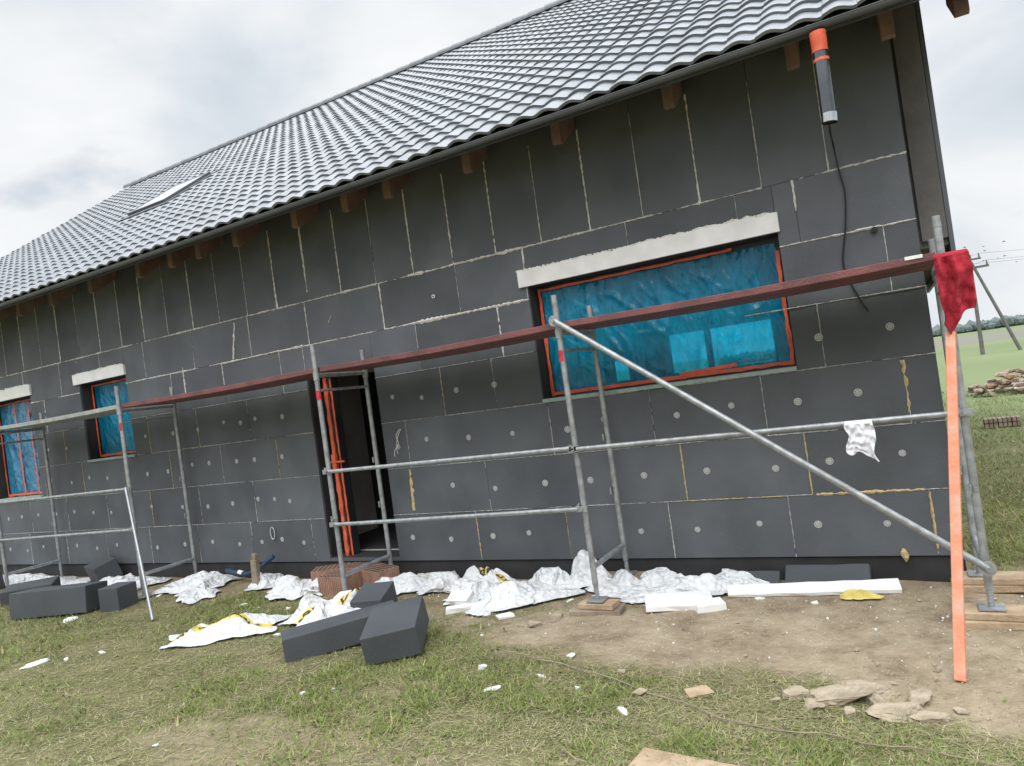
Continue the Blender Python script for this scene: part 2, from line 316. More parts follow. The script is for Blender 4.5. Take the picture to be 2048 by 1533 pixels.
# ------------------------------------------------------------ house
H=empty('house'); thing(H,'house with dark grey foam wall boards and grey tiled roof','house')
XL=-17.3; WT=4.25
OPN=[(-3.24,-.96,1.73,2.82),(-10.65,-9.55,1.71,2.82),(-13.3,-11.96,1.26,2.82),(-6.22,-5.22,.24,2.37)]
def subtract(r,ops):
    rs=[r]
    for o in ops:
        nr=[]
        for (a,b_,c,d) in rs:
            if o[0]>=b_ or o[1]<=a or o[2]>=d or o[3]<=c: nr.append((a,b_,c,d)); continue
            if a<o[0]: nr.append((a,o[0],c,d))
            if b_>o[1]: nr.append((o[1],b_,c,d))
            aa,bb=max(a,o[0]),min(b_,o[1])
            if c<o[2]: nr.append((aa,bb,c,o[2]))
            if d>o[3]: nr.append((aa,bb,o[3],d))
        rs=nr
    return rs
rows=[(.2,.7,[-.17,-1.17,-2.17,-3.17,-4.17,-6.45,-7.46]),(.7,1.2,[-.98,-1.99,-2.98,-3.98,-7.33,-8.34]),(1.2,1.7,[-.22,-1.25,-2.2,-3.2,-4.9,-6.84,-7.83]),
 (1.7,2.2,[-.75,-3.75,-4.37,-7.25,-8.2]),(2.2,2.7,[-.22,-3.6,-4.6,-6.6,-7.6]),(2.7,3.2,[-.8,-1.25,-2.2,-3.25,-4.02,-5.0,-6.1,-7.05,-8.1]),(3.2,WT,[-.53-.5*i for i in range(34)])]
wall=MB(); joints=wall
def ribbon(p0,p1,wd,mi,pres,relief=.004):
    p0=Vector(p0);p1=Vector(p1);Ln=(p1-p0).length;n=max(2,int(Ln/.014));d=(p1-p0)/Ln;pn=Vector((-d.z,0,d.x));so=random.random()*99
    run=[]
    def flush(run):
        if len(run)<2:return
        vs=[];fs=[]
        for (c,h) in run: vs+=[c-pn*h,c+Vector((0,-relief*min(1.5,h/wd*2),0)),c+pn*h]
        for k in range(len(run)-1): fs+=[(3*k,3*k+3,3*k+4,3*k+1),(3*k+1,3*k+4,3*k+5,3*k+2)]
        joints.add(vs,fs,mi+1)
    for k in range(n+1):
        t=k/n;q=p0+(p1-p0)*t
        a=noise.noise(Vector((so+t*Ln*2.2,so,0)));b_=noise.noise(Vector((so+t*Ln*26,0,so)))
        h=wd*.5*max(.12,(1+1.0*b_+1.5*a)); c=q+pn*wd*.4*noise.noise(Vector((so,t*Ln*34,3)))
        if a*.9+.25*b_+.5>(1-pres): run.append((c,max(.0009,h)))
        else: flush(run);run=[]
    flush(run)
for ri,(z0,z1,seams) in enumerate(rows):
    s=sorted(seams,reverse=True); last=s[-1]
    while last-1.0>XL and ri<6: last-=1.0; s.append(last)
    s=[0.0]+[q for q in s if q>XL]+[XL]
    for k in range(len(s)-1):
        for (a,b_,c,d) in subtract((s[k+1],s[k],z0,z1),OPN):
            yo=random.uniform(0,.0035); g_=.0018
            wall.box(a+g_,b_-g_,yo,.03,c+g_,d-g_,0,random.uniform(.82,1.16))
            if a>XL+.05 and not any(abs(a-o[1])<.01 for o in OPN) and d-c>.05:
                st=random.random()
                if ri==6: ribbon((a,-.001,c),(a,-.001,d-.12),.005+.008*(st<.4),1,.75+.3*st)
                elif ri>=4: ribbon((a,-.001,c),(a,-.001,d),.005+.009*(st<.35),1,.7+.35*st)
                else: ribbon((a,-.001,c),(a,-.001,d),.006,0 if st<.75 else 2,.6+.4*st)
            if not any(abs(c-o[3])<.01 for o in OPN):
                if ri==6: ribbon((a,-.0012,c),(b_,-.0012,c),.013,1,.95,.007)
                elif ri==5: ribbon((a,-.0012,c),(b_,-.0012,c),.012 if a<-3 else .008,1,.92,.006)
                elif ri>0: ribbon((a,-.0012,c),(b_,-.0012,c),.006,0,.8)
for p0,p1,wd,mi in [((-.22,1.22),(-.22,1.68),.026,2),((-.95,.7),(-.2,.7),.022,2),((-4.94,.74),(-4.92,1.18),.03,2),((-4.17,.22),(-4.17,.68),.016,2),((-1.99,.72),(-1.99,1.19),.012,2),
  ((-1.99,.7),(-1.2,.7),.009,2),((-.17,.25),(-.17,.68),.012,2),((-7.38,2.72),(-7.28,3.16),.022,1),((-5.72,2.98),(-5.78,2.9),.02,1),((-8.34,2.75),(-8.34,2.42),.014,1),((-3.3,2.7),(-5,2.7),.022,1),((-3.4,3.2),(-4.6,3.2),.03,1),((-6.1,2.72),(-6.1,3.15),.016,1),((-.6,2.7),(0,2.7),.014,1),((-1.3,2.2),(0,2.2),.008,0),((-6.2,2.71),(-7.6,2.69),.012,1)]:
    ribbon((p0[0],-.002,p0[1]),(p1[0],-.002,p1[1]),wd,mi,.95,.008)
wo=wall.obj('wall',['eps','palejoint','cream','yellow'],H)
wo['label']='dark grey foam insulation board wall'
core=MB()
for r in subtract((XL+.02,-.005,0.0,4.42),OPN): core.box(r[0],r[1],.0301,.32,max(r[2],.0),r[3],0)
core.obj('wall_core',['sub'],H)
plin=MB(); plin.box(XL+.05,-.06,.022,.0295,-.1,.19); plin.obj('plinth',['sub'],H)
sh=MB()
for r in subtract((XL,0,0,4.3),[(-5.3,-2.75,.3,2.75),(-7.6,-6.4,.9,2.3),(-13,-11.5,.9,2.3)]): sh.box(r[0],r[1],11.7,12,r[2],r[3],0)
for xx in (XL+.02,-.3):
    prof=[(.33,-.1),(11.69,-.1),(11.69,4.2),(6,8.3),(.33,4.4)]
    vs=[(xx,y,z) for y,z in prof]+[(xx+.28,y,z) for y,z in prof]
    sh.add(vs,[(4,3,2,1,0),(5,6,7,8,9)]+[(i,(i+1)%5,5+(i+1)%5,5+i) for i in range(5)],0)
sh.box(-6.9,-6.75,.33,11.69,.26,2.94,1); sh.box(-4.95,-4.8,.33,6,.26,2.94,1); sh.box(-8.6,-8.45,.33,11.69,.26,2.94,0); sh.box(-6.74,-4.96,2.6,2.75,.26,2.94,0)  # last box: unseen cross wall added to stop light leaking into the hall
sh.box(-4.35,-4.2,11.72,11.78,.31,2.74,0)
sh.box(XL+.31,-.31,.33,11.69,2.95,3.05,1); sh.box(XL+.31,-.31,.33,11.69,.1,.25,1)
sh.obj('shell',['block','inner'],H)
gw=MB(); gw.box(.004,.2,.28,5,2.5,4.35,0); gw.box(.204,.235,.24,5,2.4,4.5,1); gw.box(.03,.2,.24,.276,2.55,4.35,2)
gw.obj('gable_upstand',['block','gutter','block'],H)
def washer():
    mb=MB(); n=16;R0=.027;R1=.022;R2=.010
    def ring(a,b_,y,m=0):
        vs=[(math.cos(k*6.2832/n)*a,y,math.sin(k*6.2832/n)*a) for k in range(n)]+[(math.cos(k*6.2832/n)*b_,y,math.sin(k*6.2832/n)*b_) for k in range(n)]
        mb.add(vs,[(k,(k+1)%n,n+(k+1)%n,n+k) for k in range(n)],m)
    ring(R0,R1,-.004); ring(R0+.002,R0,-.0022); ring(R2,.003,-.004)
    for k in range(8):
        a=k*math.pi/4; mtx=Matrix.Rotation(a,4,'Y'); mb.box(R2-.001,R1+.001,-.0042,-.0022,-.0042,.0042,0,mtx=mtx)
    vs=[(math.cos(k*6.2832/n)*R1,-.0012,math.sin(k*6.2832/n)*R1) for k in range(n)]; mb.add(vs,[tuple(range(n))],1)
    me=mb.obj('tmp',['washer','eps']); d=me.data; bpy.data.objects.remove(me); d.name='washer'; return d
wm=washer()
WR={.45:[.48,.97,1.42,1.94,2.45,2.97,3.59,4.0,4.51,5.0,6.6,6.95,7.3,7.7,8.2,8.75],.95:[.31,.82,1.23,1.79,2.35,2.87,3.34,3.9,4.4,4.92,6.74,6.99,7.27,7.73,8.2,8.7],
 1.45:[.55,.99,1.51,1.98,2.65,3.03,3.62,4.13,4.65,5.03,6.77,7.24,7.56,8.07,8.4,8.9],1.95:[.27,.77,3.75,4.2,4.64,5.02,6.68,7.14,7.4,7.7,8.2,8.7]}
cnt=0
for z,l in WR.items():
    l=list(l)+[9.25+.47*i+.1*random.random() for i in range(9)]
    for u_ in l:
        zz=z+random.uniform(-.035,.035)
        if any(o[0]-.08<-u_<o[1]+.08 and o[2]-.08<zz<o[3]+.08 for o in OPN) or cnt>=98: continue
        o=bpy.data.objects.new('fixing_washer',wm);COL.objects.link(o);o.location=(-u_,-.0005,zz);o.rotation_euler=(0,random.random(),0);o.scale=[random.uniform(.85,1.1)]*3;o.parent=wo;cnt+=1
# ---- windows
def window(x0,x1,z0,z1,filmk,nm,bars=(),yd=.2):
    f=MB(); fw=.075
    f.box(x0,x1,yd,yd+.07,z0,z0+fw); f.box(x0,x1,yd,yd+.07,z1-fw,z1); f.box(x0,x0+fw,yd+.001,yd+.069,z0+fw,z1-fw); f.box(x1-fw,x1,yd+.001,yd+.069,z0+fw,z1-fw)
    for b_ in bars: f.box(b_-.05,b_+.05,yd+.001,yd+.069,z0+fw,z1-fw)
    fo=f.obj('window',['frame'],H,bevel=.004); fo['label']=nm
    mb=MB(); nx_,nz_=130,64; so=random.random()*50
    for j in range(nz_+1):
        for i in range(nx_+1):
            x_=x0+.05+(x1-x0-.1)*i/nx_; z=z0+.05+(z1-z0-.1)*j/nz_
            e=min(1,6*min(i/nx_,1-i/nx_,j/nz_,1-j/nz_))
            p=Vector((x_*1.8+z*.9,so,z*.8)); r=(1-abs(noise.noise(p*1.5)))**10*.018+(1-abs(noise.noise(p*3.4+Vector((9,1,4)))))**11*.012+(1-abs(noise.noise(p*7+Vector((2,1,8)))))**10*.005+noise.noise(p*.6)*.014
            mb.v.append((x_,yd-.012-e*r,z)); mb.t.append(1)
    mb.f=[(j*(nx_+1)+i,j*(nx_+1)+i+1,(j+1)*(nx_+1)+i+1,(j+1)*(nx_+1)+i) for j in range(nz_) for i in range(nx_)]; mb.m=[0]*len(mb.f)
    mb.obj('protective_film',[filmk],fo,smooth=True)
    t=MB(); tw=.032;a=.04
    def strip(p,q,tw=tw):
        p=Vector(p);q=Vector(q);n=max(3,int((q-p).length/.06));d=(q-p).normalized();pn=Vector((-d.z,0,d.x));vs=[];so=random.random()*60
        for k in range(n+1):
            c=p.lerp(q,k/n)+pn*.008*noise.noise(Vector((k*.7,so,0)));h=tw*.5*(1+.5*noise.noise(Vector((k*.4,0,so))))
            yy=yd-.042-.005*noise.noise(Vector((k,so,so)))
            vs+=[(c.x-pn.x*h,yy,c.z-pn.z*h),(c.x+pn.x*h,yy,c.z+pn.z*h)]
        t.add(vs,[(2*k,2*k+2,2*k+3,2*k+1) for k in range(n)])
    strip((x0+a,0,z0+a),(x1-a,0,z0+a));strip((x0+a,0,z1-a),(x1-a*(10 if x1-x0>2 else 2),0,z1-a*.9),.022);strip((x0+a,0,z0+a*.5),(x0+a,0,z1-a*.5));strip((x1-a,0,z0+a*.5),(x1-a*1.1,0,z1-a*(3 if x1-x0>2 else .5)))
    for b_ in bars: strip((b_+.01,0,z0+a),(b_-.02,0,z1-a))
    if not bars and x1-x0>2: strip((-1.95,0,z0+a+.02),(-1.45,0,z0+a+.045))
    t.obj('orange_tape_border',['orange'],fo)
    s=MB(); s.box(x0-.0,x1+.0,-.025,yd-.001,z0-.028,z0+.006); s.obj('sill',['sill'],fo,bevel=.003)
    return fo
window(-3.24,-.96,1.73,2.82,'film','wide window covered with blue film and orange tape')
window(-10.65,-9.55,1.71,2.82,'film','small window with blue film and orange tape')
window(-13.3,-11.96,1.26,2.82,'curtain','window with dark blue film and orange tape bars',bars=(-12.35,-12.75))
def lintel(x0,x1,z0,z1):
    mb=MB(); n=int((x1-x0)/.04)
    yf=-.028
    top=[z1+.012*noise.noise(Vector((k*.5,x0,1)))-.006*(random.random()<.2) for k in range(n+1)]
    vs=[];fs=[]
    for k in range(n+1):
        x_=x0+(x1-x0)*k/n; vs+=[(x_,yf,z0),(x_,yf-.002*random.random(),top[k]),(x_,.0,top[k]),(x_,.02,z0)]
    for k in range(n): 
        b_=4*k; fs+=[(b_,b_+4,b_+5,b_+1),(b_+1,b_+5,b_+6,b_+2),(b_,b_+3,b_+7,b_+4)]
    fs+=[(0,1,2,3),(4*n+3,4*n+2,4*n+1,4*n)]
    mb.add(vs,fs)
    for k in range(int((x1-x0)/.035)):
        x_=x0+.035*k+random.uniform(-.01,.01); r=random.uniform(.006,.017)*(1.2 if x_>x0+.5*(x1-x0) else .7)
        c=Vector((x_,-.008,z1+.004))
        bm=bmesh.new(); bmesh.ops.create_icosphere(bm,subdivisions=2,radius=1); bv=[(c.x+v.co.x*r*2,c.y+v.co.y*r*.7,c.z+v.co.z*r*(1+.4*noise.noise(v.co*2+c*9))) for v in bm.verts]; bf=[[v.index for v in f.verts] for f in bm.faces]; bm.free(); mb.add(bv,bf,1)
    mb.obj('lintel_strip',['white','cream'],H)
lintel(-3.32,-.94,2.822,2.98); lintel(-10.75,-9.53,2.822,2.97); lintel(-13.4,-11.9,2.822,2.99)
# ---- door
d=MB(); d.box(-6.22,-6.1,.24,.32,.25,2.37); d.box(-5.3,-5.22,.24,.32,.25,2.37); d.box(-6.1,-5.3,.24,.32,2.29,2.37)
do=d.obj('door_frame',['frame'],H,bevel=.004)
def jag(mb,xc,y,z0,z1,w,seed):
    n=40; vs=[]
    for k in range(n+1):
        z=z0+(z1-z0)*k/n; c=xc+.006*noise.noise(Vector((k*.5,seed,0))); h=w*.5*(1+.45*noise.noise(Vector((k*.35,seed,5)))+.3*(random.random()<.15))
        yy=y+.008*noise.noise(Vector((k*.6,seed,9))); vs+=[(c-h,yy,z),(c+h,yy,z),(c+h,yy+.02,z)]
    mb.add(vs,[(3*k,3*k+1,3*k+4,3*k+3) for k in range(n)]+[(3*k+1,3*k+2,3*k+5,3*k+4) for k in range(n)])
d=MB(); jag(d,-6.05,.10,.22,2.3,.045,1); jag(d,-5.985,.12,.24,2.28,.022,2); jag(d,-6.13,.18,1.4,2.33,.02,3)
d.obj('orange_tape',['orange'],do)
d=MB(); d.box(-6.08,-5.97,.125,.238,.25,2.3,0); d.obj('door_leaf_edge',['frame'],do)
d=MB(); d.box(-6.06,-6.0,.06,.098,1.22,1.42); d.tube((-6.03,.06,1.33),(-5.87,.06,1.33),.012); d.tube((-6.03,.11,1.33),(-6.03,.05,1.33),.016); d.tube((-6.03,.06,1.33),(-6.15,.06,1.33),.012); d.obj('door_handle',['orange'],do,smooth=True)
d=MB(); d.box(-5.33,-5.301,.33,1.15,.26,2.28); d.obj('door_leaf',['brick'],do)
d=MB(); d.box(-6.22,-5.22,.02,.32,.2,.238); d.obj('threshold',['block'],do)
d=MB(); d.box(-6.74,-4.96,1.5,1.6,.26,2.94); d.box(-6.74,-4.96,.34,1.49,.251,.262); d.obj('hall_shade_panels',['sub'],do)  # near-black panels added to stand in for the shade inside the hall
# ---- roof
T=.68; SL=math.atan(T); RX0,RX1=-17.6,.62; Y0=-.80; Z0=4.02; YR=6.0
rf=MB(); P=.215; ns=8; ROWS=29; Ls=(YR-Y0)/math.cos(SL); pr=Ls/ROWS
cols_=int((RX1-RX0)/P); up=Vector((0,-math.sin(SL),math.cos(SL))); al=Vector((0,math.cos(SL),math.sin(SL)))
def prof(f): return .027*(0.5+.5*math.cos(2*math.pi*(f-.42)))**.8+.006*(1-f)
xsn=[]
for c_ in range(cols_):
    for k in range(ns+1): xsn.append((RX0+P*c_+P*k/ns*.985+.002,prof(k/ns),c_))
nX=len(xsn); vs=[];fs=[];ti=[]
SK=(-11.45,-10.45,1.7,2.7)
for r in range(ROWS):
    tint_row=[random.uniform(.84,1.16) for _ in range(cols_)]
    dh=[random.uniform(-.002,.003) for _ in range(cols_)]
    base=len(vs)
    for (s_,hh) in ((r*pr-.012,.004),(r*pr-.014,.027),((r+1)*pr,.006)):
        for (x_,h,c_) in xsn:
            p=Vector((x_,Y0,Z0))+al*s_+up*(h+hh+dh[c_]); vs.append(tuple(p)); ti.append(tint_row[c_])
    for l in range(2):
        for i in range(nX-1):
            yy=Y0+(r+.5)*pr*math.cos(SL)
            if SK[0]-.1<xsn[i][0]<SK[1]+.1 and SK[2]-.05<yy<SK[3]+.05: continue
            fs.append((base+l*nX+i,base+l*nX+i+1,base+(l+1)*nX+i+1,base+(l+1)*nX+i))
rf.v=vs;rf.f=fs;rf.m=[0]*len(fs);rf.t=ti
ro=rf.obj('roof',['tile'],H,smooth=True); ro['label']='grey glazed wave tile roof'
dk=MB()
def slope(y,off): return Z0+T*(y-Y0)+off
dk.add([(RX0,Y0+.05,slope(Y0+.05,-.03)),(RX1,Y0+.05,slope(Y0+.05,-.03)),(RX1,YR,slope(YR,-.03)),(RX0,YR,slope(YR,-.03)),(RX0,Y0+.05,slope(Y0+.05,-.07)),(RX1,Y0+.05,slope(Y0+.05,-.07)),(RX1,YR,slope(YR,-.07)),(RX0,YR,slope(YR,-.07))],[(0,1,2,3),(7,6,5,4),(0,4,5,1),(1,5,6,2),(3,7,4,0)],0)
dk.obj('roof_deck',['soffit'],ro)
bk=MB(); zr=slope(YR,0); bk.add([(RX0,YR,zr+.03),(RX1,YR,zr+.03),(RX1,12.8,zr-T*6.8),(RX0,12.8,zr-T*6.8)],[(0,1,2,3)],0); bk.obj('back_slope',['tile'],ro)
rc=MB(); x_=RX0
while x_<RX1:
    n=10; r=.115; vs=[]
    for (xx,rr) in ((x_,r),(x_+.38,r*.84)):
        for q in range(n+1):
            a=-.25+(math.pi+.5)*q/n; vs.append((xx,YR+math.cos(a)*rr,zr+.03+math.sin(a)*rr))
    rc.add(vs,[(q,q+1,n+2+q,n+1+q) for q in range(n)],0,random.uniform(.85,1.1)); x_+=.34
rc.obj('ridge_cap',['tile'],ro,smooth=True)
vg=MB()
for xx in (RX1,RX0-.03):
    m_=[(Y0+.02,.03),(YR,.03),(YR,-.2),(Y0+.02,-.14)]
    v=[(xx,y,slope(y,o)) for y,o in m_]+[(xx+.03,y,slope(y,o)) for y,o in m_]
    vg.add(v,[(3,2,1,0),(4,5,6,7)]+[(i,(i+1)%4,4+(i+1)%4,4+i) for i in range(4)])
    m_=[(12.8,-.06),(YR,-.0),(YR,-.2),(12.8,-.25)]
    zz=lambda y,o: zr-T*(y-YR)+o
    v=[(xx,y,zz(y,o)) for y,o in m_]+[(xx+.03,y,zz(y,o)) for y,o in m_]
    vg.add(v,[(3,2,1,0),(4,5,6,7)]+[(i,(i+1)%4,4+(i+1)%4,4+i) for i in range(4)])
vg.obj('barge_board',['gutter'],ro)
gt=MB(); n=10; GY=Y0-.004; GZ=3.995
def gsec(r,rin):
    o_=[(GY+math.cos(a)*r,GZ+math.sin(a)*r) for a in [math.pi+math.pi*q/n for q in range(n+1)]]
    i_=[(GY+math.cos(a)*rin,GZ+math.sin(a)*rin) for a in [2*math.pi-math.pi*q/n for q in range(n+1)]]
    return o_+i_
sec=gsec(.032,.029); m_=len(sec); xsg=np.linspace(RX0,RX1,20)
vs=[(x_,y,z) for x_ in xsg for y,z in sec]
fs=[(i*m_+q,i*m_+(q+1)%m_,(i+1)*m_+(q+1)%m_,(i+1)*m_+q) for i in range(19) for q in range(m_)]
gt.add(vs,fs); gt.tube((RX0,GY-.032,GZ+.002),(RX1,GY-.032,GZ+.002),.004,n=8)
for x_ in np.arange(RX0+.3,RX1,.8): gt.box(x_,x_+.025,GY-.035,GY+.04,GZ+.004,GZ+.008)
gt.obj('gutter',['gutter'],ro,smooth=True)
fa=MB(); fa.box(RX0,RX1,Y0+.06,Y0+.08,3.965,4.01); fa.obj('fascia',['gutter'],ro)
dp=MB(); px_=-.44; yy=Y0-.01
dp.tube((px_,yy,3.88),(px_-.005,yy,3.34),.047,0,24,cap=False); dp.tube((px_,yy,3.395),(px_-.005,yy,3.335),.050,1,24,cap=False)
dp.tube((px_-.005,yy,3.345),(px_-.005,yy,3.36),.046,3,20)
dp.tube((px_,yy,3.945),(px_,yy,3.81),.0525,2,24,cap=False,r2=.05); dp.tube((px_,yy,3.765),(px_,yy,3.745),.0495,2,24,cap=False)
dp.obj('drain_pipe',['tubedark','shiny','orange','sub'],ro,smooth=True)
for x_ in [0.42,-.02,-.65,-1.59,-2.59,-3.52,-4.47,-5.02,-5.74,-6.68,-7.33,-7.84,-8.48,-9.51,-10.45,-11.3,-12.1,-12.9,-13.7,-14.5,-15.4,-16.3,-17.1]:
    ra=MB(); ya,yb=-.36,.028; w_=.043
    v=[]
    for xx in (x_-w_,x_+w_):
        v+=[(xx,ya,slope(ya,-.075)),(xx,yb,slope(yb,-.075)),(xx,yb,slope(yb,-.42)),(xx,ya+.05,slope(ya+.05,-.42)),(xx,ya,slope(ya,-.38))]
    ra.add(v,[(4,3,2,1,0),(5,6,7,8,9)]+[(i,(i+1)%5,5+(i+1)%5,5+i) for i in range(5)])
    ra.obj('rafter_tail',['wood'],ro,bevel=.004)
sk=MB()
def sp(x_,y,o): return Vector((x_,y,slope(y,0)))+up*o
def sbox(x0,x1,y0,y1,o0,o1,mi):
    v=[sp(x_,y,o) for x_ in(x0,x1) for y in(y0,y1) for o in(o0,o1)]
    sk.add(v,[(0,1,3,2),(4,6,7,5),(0,4,5,1),(2,3,7,6),(0,2,6,4),(1,5,7,3)],mi)
a,b_,c,d_=SK
sbox(a-.12,b_+.12,c-.12,d_+.12,-.01,.05,0)
sbox(a,a+.05,c,d_,.052,.09,0);sbox(b_-.05,b_,c,d_,.052,.09,0);sbox(a+.05,b_-.05,c,c+.05,.052,.089,0);sbox(a+.05,b_-.05,d_-.05,d_,.052,.089,0);sbox(a+.05,b_-.05,c+.05,d_-.05,.053,.084,1)
sk.obj('skylight',['gutter','glass'],ro)
cb=MB(); cb.path(smoothpath([(-.45,-.78,3.345),(-.46,-.5,3.33),(-.47,-.1,3.38),(-.46,-.03,3.2),(-.44,-.02,3.0),(-.47,-.015,2.75),(-.52,-.014,2.5),(-.50,-.014,2.35),(-.45,-.016,2.2),(-.40,-.02,2.08)]),.007); cb.obj('black_cable',['black'],H,smooth=True)
cb=MB(); cb.path(smoothpath([(-4.98,-.01,1.62),(-5.02,-.03,1.55),(-5.0,-.03,1.46),(-5.07,-.02,1.4),(-5.08,-.02,1.33)]),.003); cb.path(smoothpath([(-4.96,-.01,1.62),(-5.0,-.03,1.54),(-5.02,-.04,1.45),(-5.04,-.02,1.38),(-5.03,-.02,1.36)]),.003)
cb.obj('white_cable_end',['white'],H,smooth=True)
cb=MB()
for q in range(3): cb.path([Vector((-7.08+.035*math.sin(a)+.01*q,-.02-.01*q,.56+.075*math.cos(a))) for a in np.linspace(.3,6.1,14)],.003)
cb.obj('cable_loop',['white'],H,smooth=True)
vt=MB(); vt.tube((-.28,.0,2.68),(-.28,-.03,2.68),.022,0,14); vt.obj('pipe_stub',['black'],H,smooth=True)
vt=MB(); vt.tube((-4.32,.0,2.93),(-4.32,-.01,2.93),.02,0,14); vt.tube((-4.32,-.0101,2.93),(-4.32,-.012,2.93),.01,1,14); vt.obj('wall_plug',['white','sub'],H,smooth=True)
# ------------------------------------------------------------ scaffold
S=empty('scaffold',(-5.2,-.5,0)); thing(S,'low steel tube scaffold with plank deck along the wall','scaffold')
def sadd(mb,name,mats,smooth=True,bevel=0,label=None):
    o=mb.obj(name,mats,None,smooth,bevel); o.parent=S; o.matrix_parent_inverse=Matrix.Translation((5.2,.5,0))
    if label:o['label']=label
    return o
YF,YB=-.85,-.12; R_=.024
FX=[.07,-2.6,-5.25,-8.45,-11.5]
def plate(mb,x_,y,z): 
    mb.box(x_-.07,x_+.07,y-.07,y+.07,z,z+.008,0)
    mb.tube((x_,y,z),(x_,y,z+.2),.017,0,10)
    for k in range(8): mb.tube((x_,y,z+.02+k*.02),(x_,y,z+.028+k*.02),.0205,0,10)
for i,x_ in enumerate(FX):
    mb=MB(); zb=.10 if i in(0,1) else .03
    jx=random.uniform(-.015,.015)
    mb.tube((x_+jx,YF,zb+.12),(x_,YF,2.57),R_); mb.tube((x_+jx,YB,zb+.12),(x_,YB,2.50),R_)
    plate(mb,x_+jx,YF,zb); plate(mb,x_+jx,YB,zb)
    mb.tube((x_,YF,2.27),(x_,YB,2.27),R_*.95); mb.tube((x_,YF,2.12),(x_,YB,2.12),.015); 
    mb.tube((x_+jx,YF,zb+.26),(x_+jx,YB,zb+.26),R_*.9)
    for y in (YF,YB):
        mb.tube((x_,y,2.30),(x_,y,2.22),.031); mb.tube((x_,y,2.5),(x_,y,2.515),.026)
        for z in (.85,1.33): mb.tube((x_,y-.045 if y==YF else y,z),(x_,y,z),.012); mb.box(x_-.035,x_-.022,y-.03,y+.03,z-.03,z+.03)
    mb.tube((x_,YF-.001,2.03),(x_,YF-.001,2.12),R_+.0015,1)
    sadd(mb,'frame',['steel','sticker'],label='galvanised scaffold frame')
def rail(xa,xb,za,zb2,y=YF-.035):
    mb=MB(); mb.tube((xa+.03,y,za),(xb-.03,y,zb2),.0185)
    for x_,z in((xa,za),(xb,zb2)): mb.box(x_-.05,x_+.05,y-.006,y+.006,z-.022,z+.022); mb.tube((x_,y-.02,z),(x_,y+.03,z),.013)
    return sadd(mb,'guard_rail',['steel'])
rail(-2.6,.07,1.32,1.33); rail(-5.25,-2.6,1.32,1.33); rail(-5.25,-2.6,.80,.84); rail(-11.5,-8.45,1.30,1.33); rail(-11.5,-8.45,.78,.84)
mb=MB(); p,q=Vector((-2.6,YF-.06,2.36)),Vector((.07,YF-.06,.36)); mb.tube(p,q,.023)
for c_ in(p,q): mb.tube(c_+Vector((0,-.03,0)),c_+Vector((0,.05,0)),.014); mb.tube(c_+Vector((0,-.008,0)),c_+Vector((0,.008,0)),.045,n=16)
sadd(mb,'diagonal_brace',['steel'])
def deck(xa,xb,k,za,zb2,label,wid=.32):
    mb=MB(); n=14
    for (ya,yb_) in ((YF+.01,YF+.01+wid),(YF+.03+wid,YB-.03)):
        sagx=lambda t:-.015*math.sin(math.pi*t)
        vs=[];fs=[]
        for i in range(n+1):
            t=i/n;x_=xa+(xb-xa)*t;z=za+(zb2-za)*t+sagx(t)
            vs+=[(x_,ya,z),(x_,yb_,z),(x_,yb_,z+.05),(x_,ya,z+.05)]
        for i in range(n):
            for q_ in range(4): fs.append((4*i+q_,4*(i+1)+q_,4*(i+1)+(q_+1)%4,4*i+(q_+1)%4))
        fs+=[(3,2,1,0),(4*n,4*n+1,4*n+2,4*n+3)]; mb.add(vs,fs)
    return sadd(mb,'deck_board',[k],False,.004,label)
deck(-2.58,.04,'deckred',2.30,2.30,'red brown painted plank deck')
deck(-5.2,-2.62,'deckred',2.30,2.30,'red brown painted plank deck')
deck(-8.4,-5.28,'deckred',2.30,2.30,'red brown painted plank deck')
deck(-11.6,-8.5,'deckgrey',2.31,2.30,'grey white weathered plank deck')
mb=MB(); mb.box(-.13,-.03,YF+.004,YF+.0095,2.33,2.352); sadd(mb,'mortar_smear',['white'],False)
# ------------------------------------------------------------ props
def slab(name,c,dim,rz,k,label,cat,tx=0,ty=0,group=None,bevel=.006,jit=0,z=None):
    mb=MB(); m=Matrix.Rotation(rz,4,'Z')@Matrix.Rotation(tx,4,'X')@Matrix.Rotation(ty,4,'Y')
    a,b_,c_=dim[0]/2,dim[1]/2,dim[2]/2
    nx_=max(1,int(dim[0]/.12)); vs=[];fs=[]
    for i in range(nx_+1):
        x_=-a+2*a*i/nx_
        for (y,zz) in((-b_,-c_),(b_,-c_),(b_,c_),(-b_,c_)):
            vs.append(m@Vector((x_+(random.uniform(-jit,jit) if i in(0,nx_) else 0),y+random.uniform(-jit,jit),zz+random.uniform(-jit,jit)*.4)))
    for i in range(nx_):
        for q_ in range(4): fs.append((4*i+q_,4*i+(q_+1)%4,4*(i+1)+(q_+1)%4,4*(i+1)+q_))
    fs+=[(0,3,2,1),(4*nx_,4*nx_+1,4*nx_+2,4*nx_+3)]
    lo=min(v.z for v in vs); mb.add(vs,fs)
    zz=(gh(c[0],c[1]) if z is None else z)-lo-.004
    o=mb.obj(name,[k],None,False,bevel,loc=(c[0],c[1],zz)); thing(o,label,cat,group); return o
gb='wood packing blocks under scaffold feet'
slab('wood_block',(-2.6,-.85),(.42,.2,.045),.1,'greytimber','stacked wood packing under a scaffold foot','wood block',group=gb,z=.0); slab('wood_block',(-2.58,-.85),(.3,.16,.045),-.05,'timber','stacked wood packing under a scaffold foot','wood block',group=gb,z=.048)
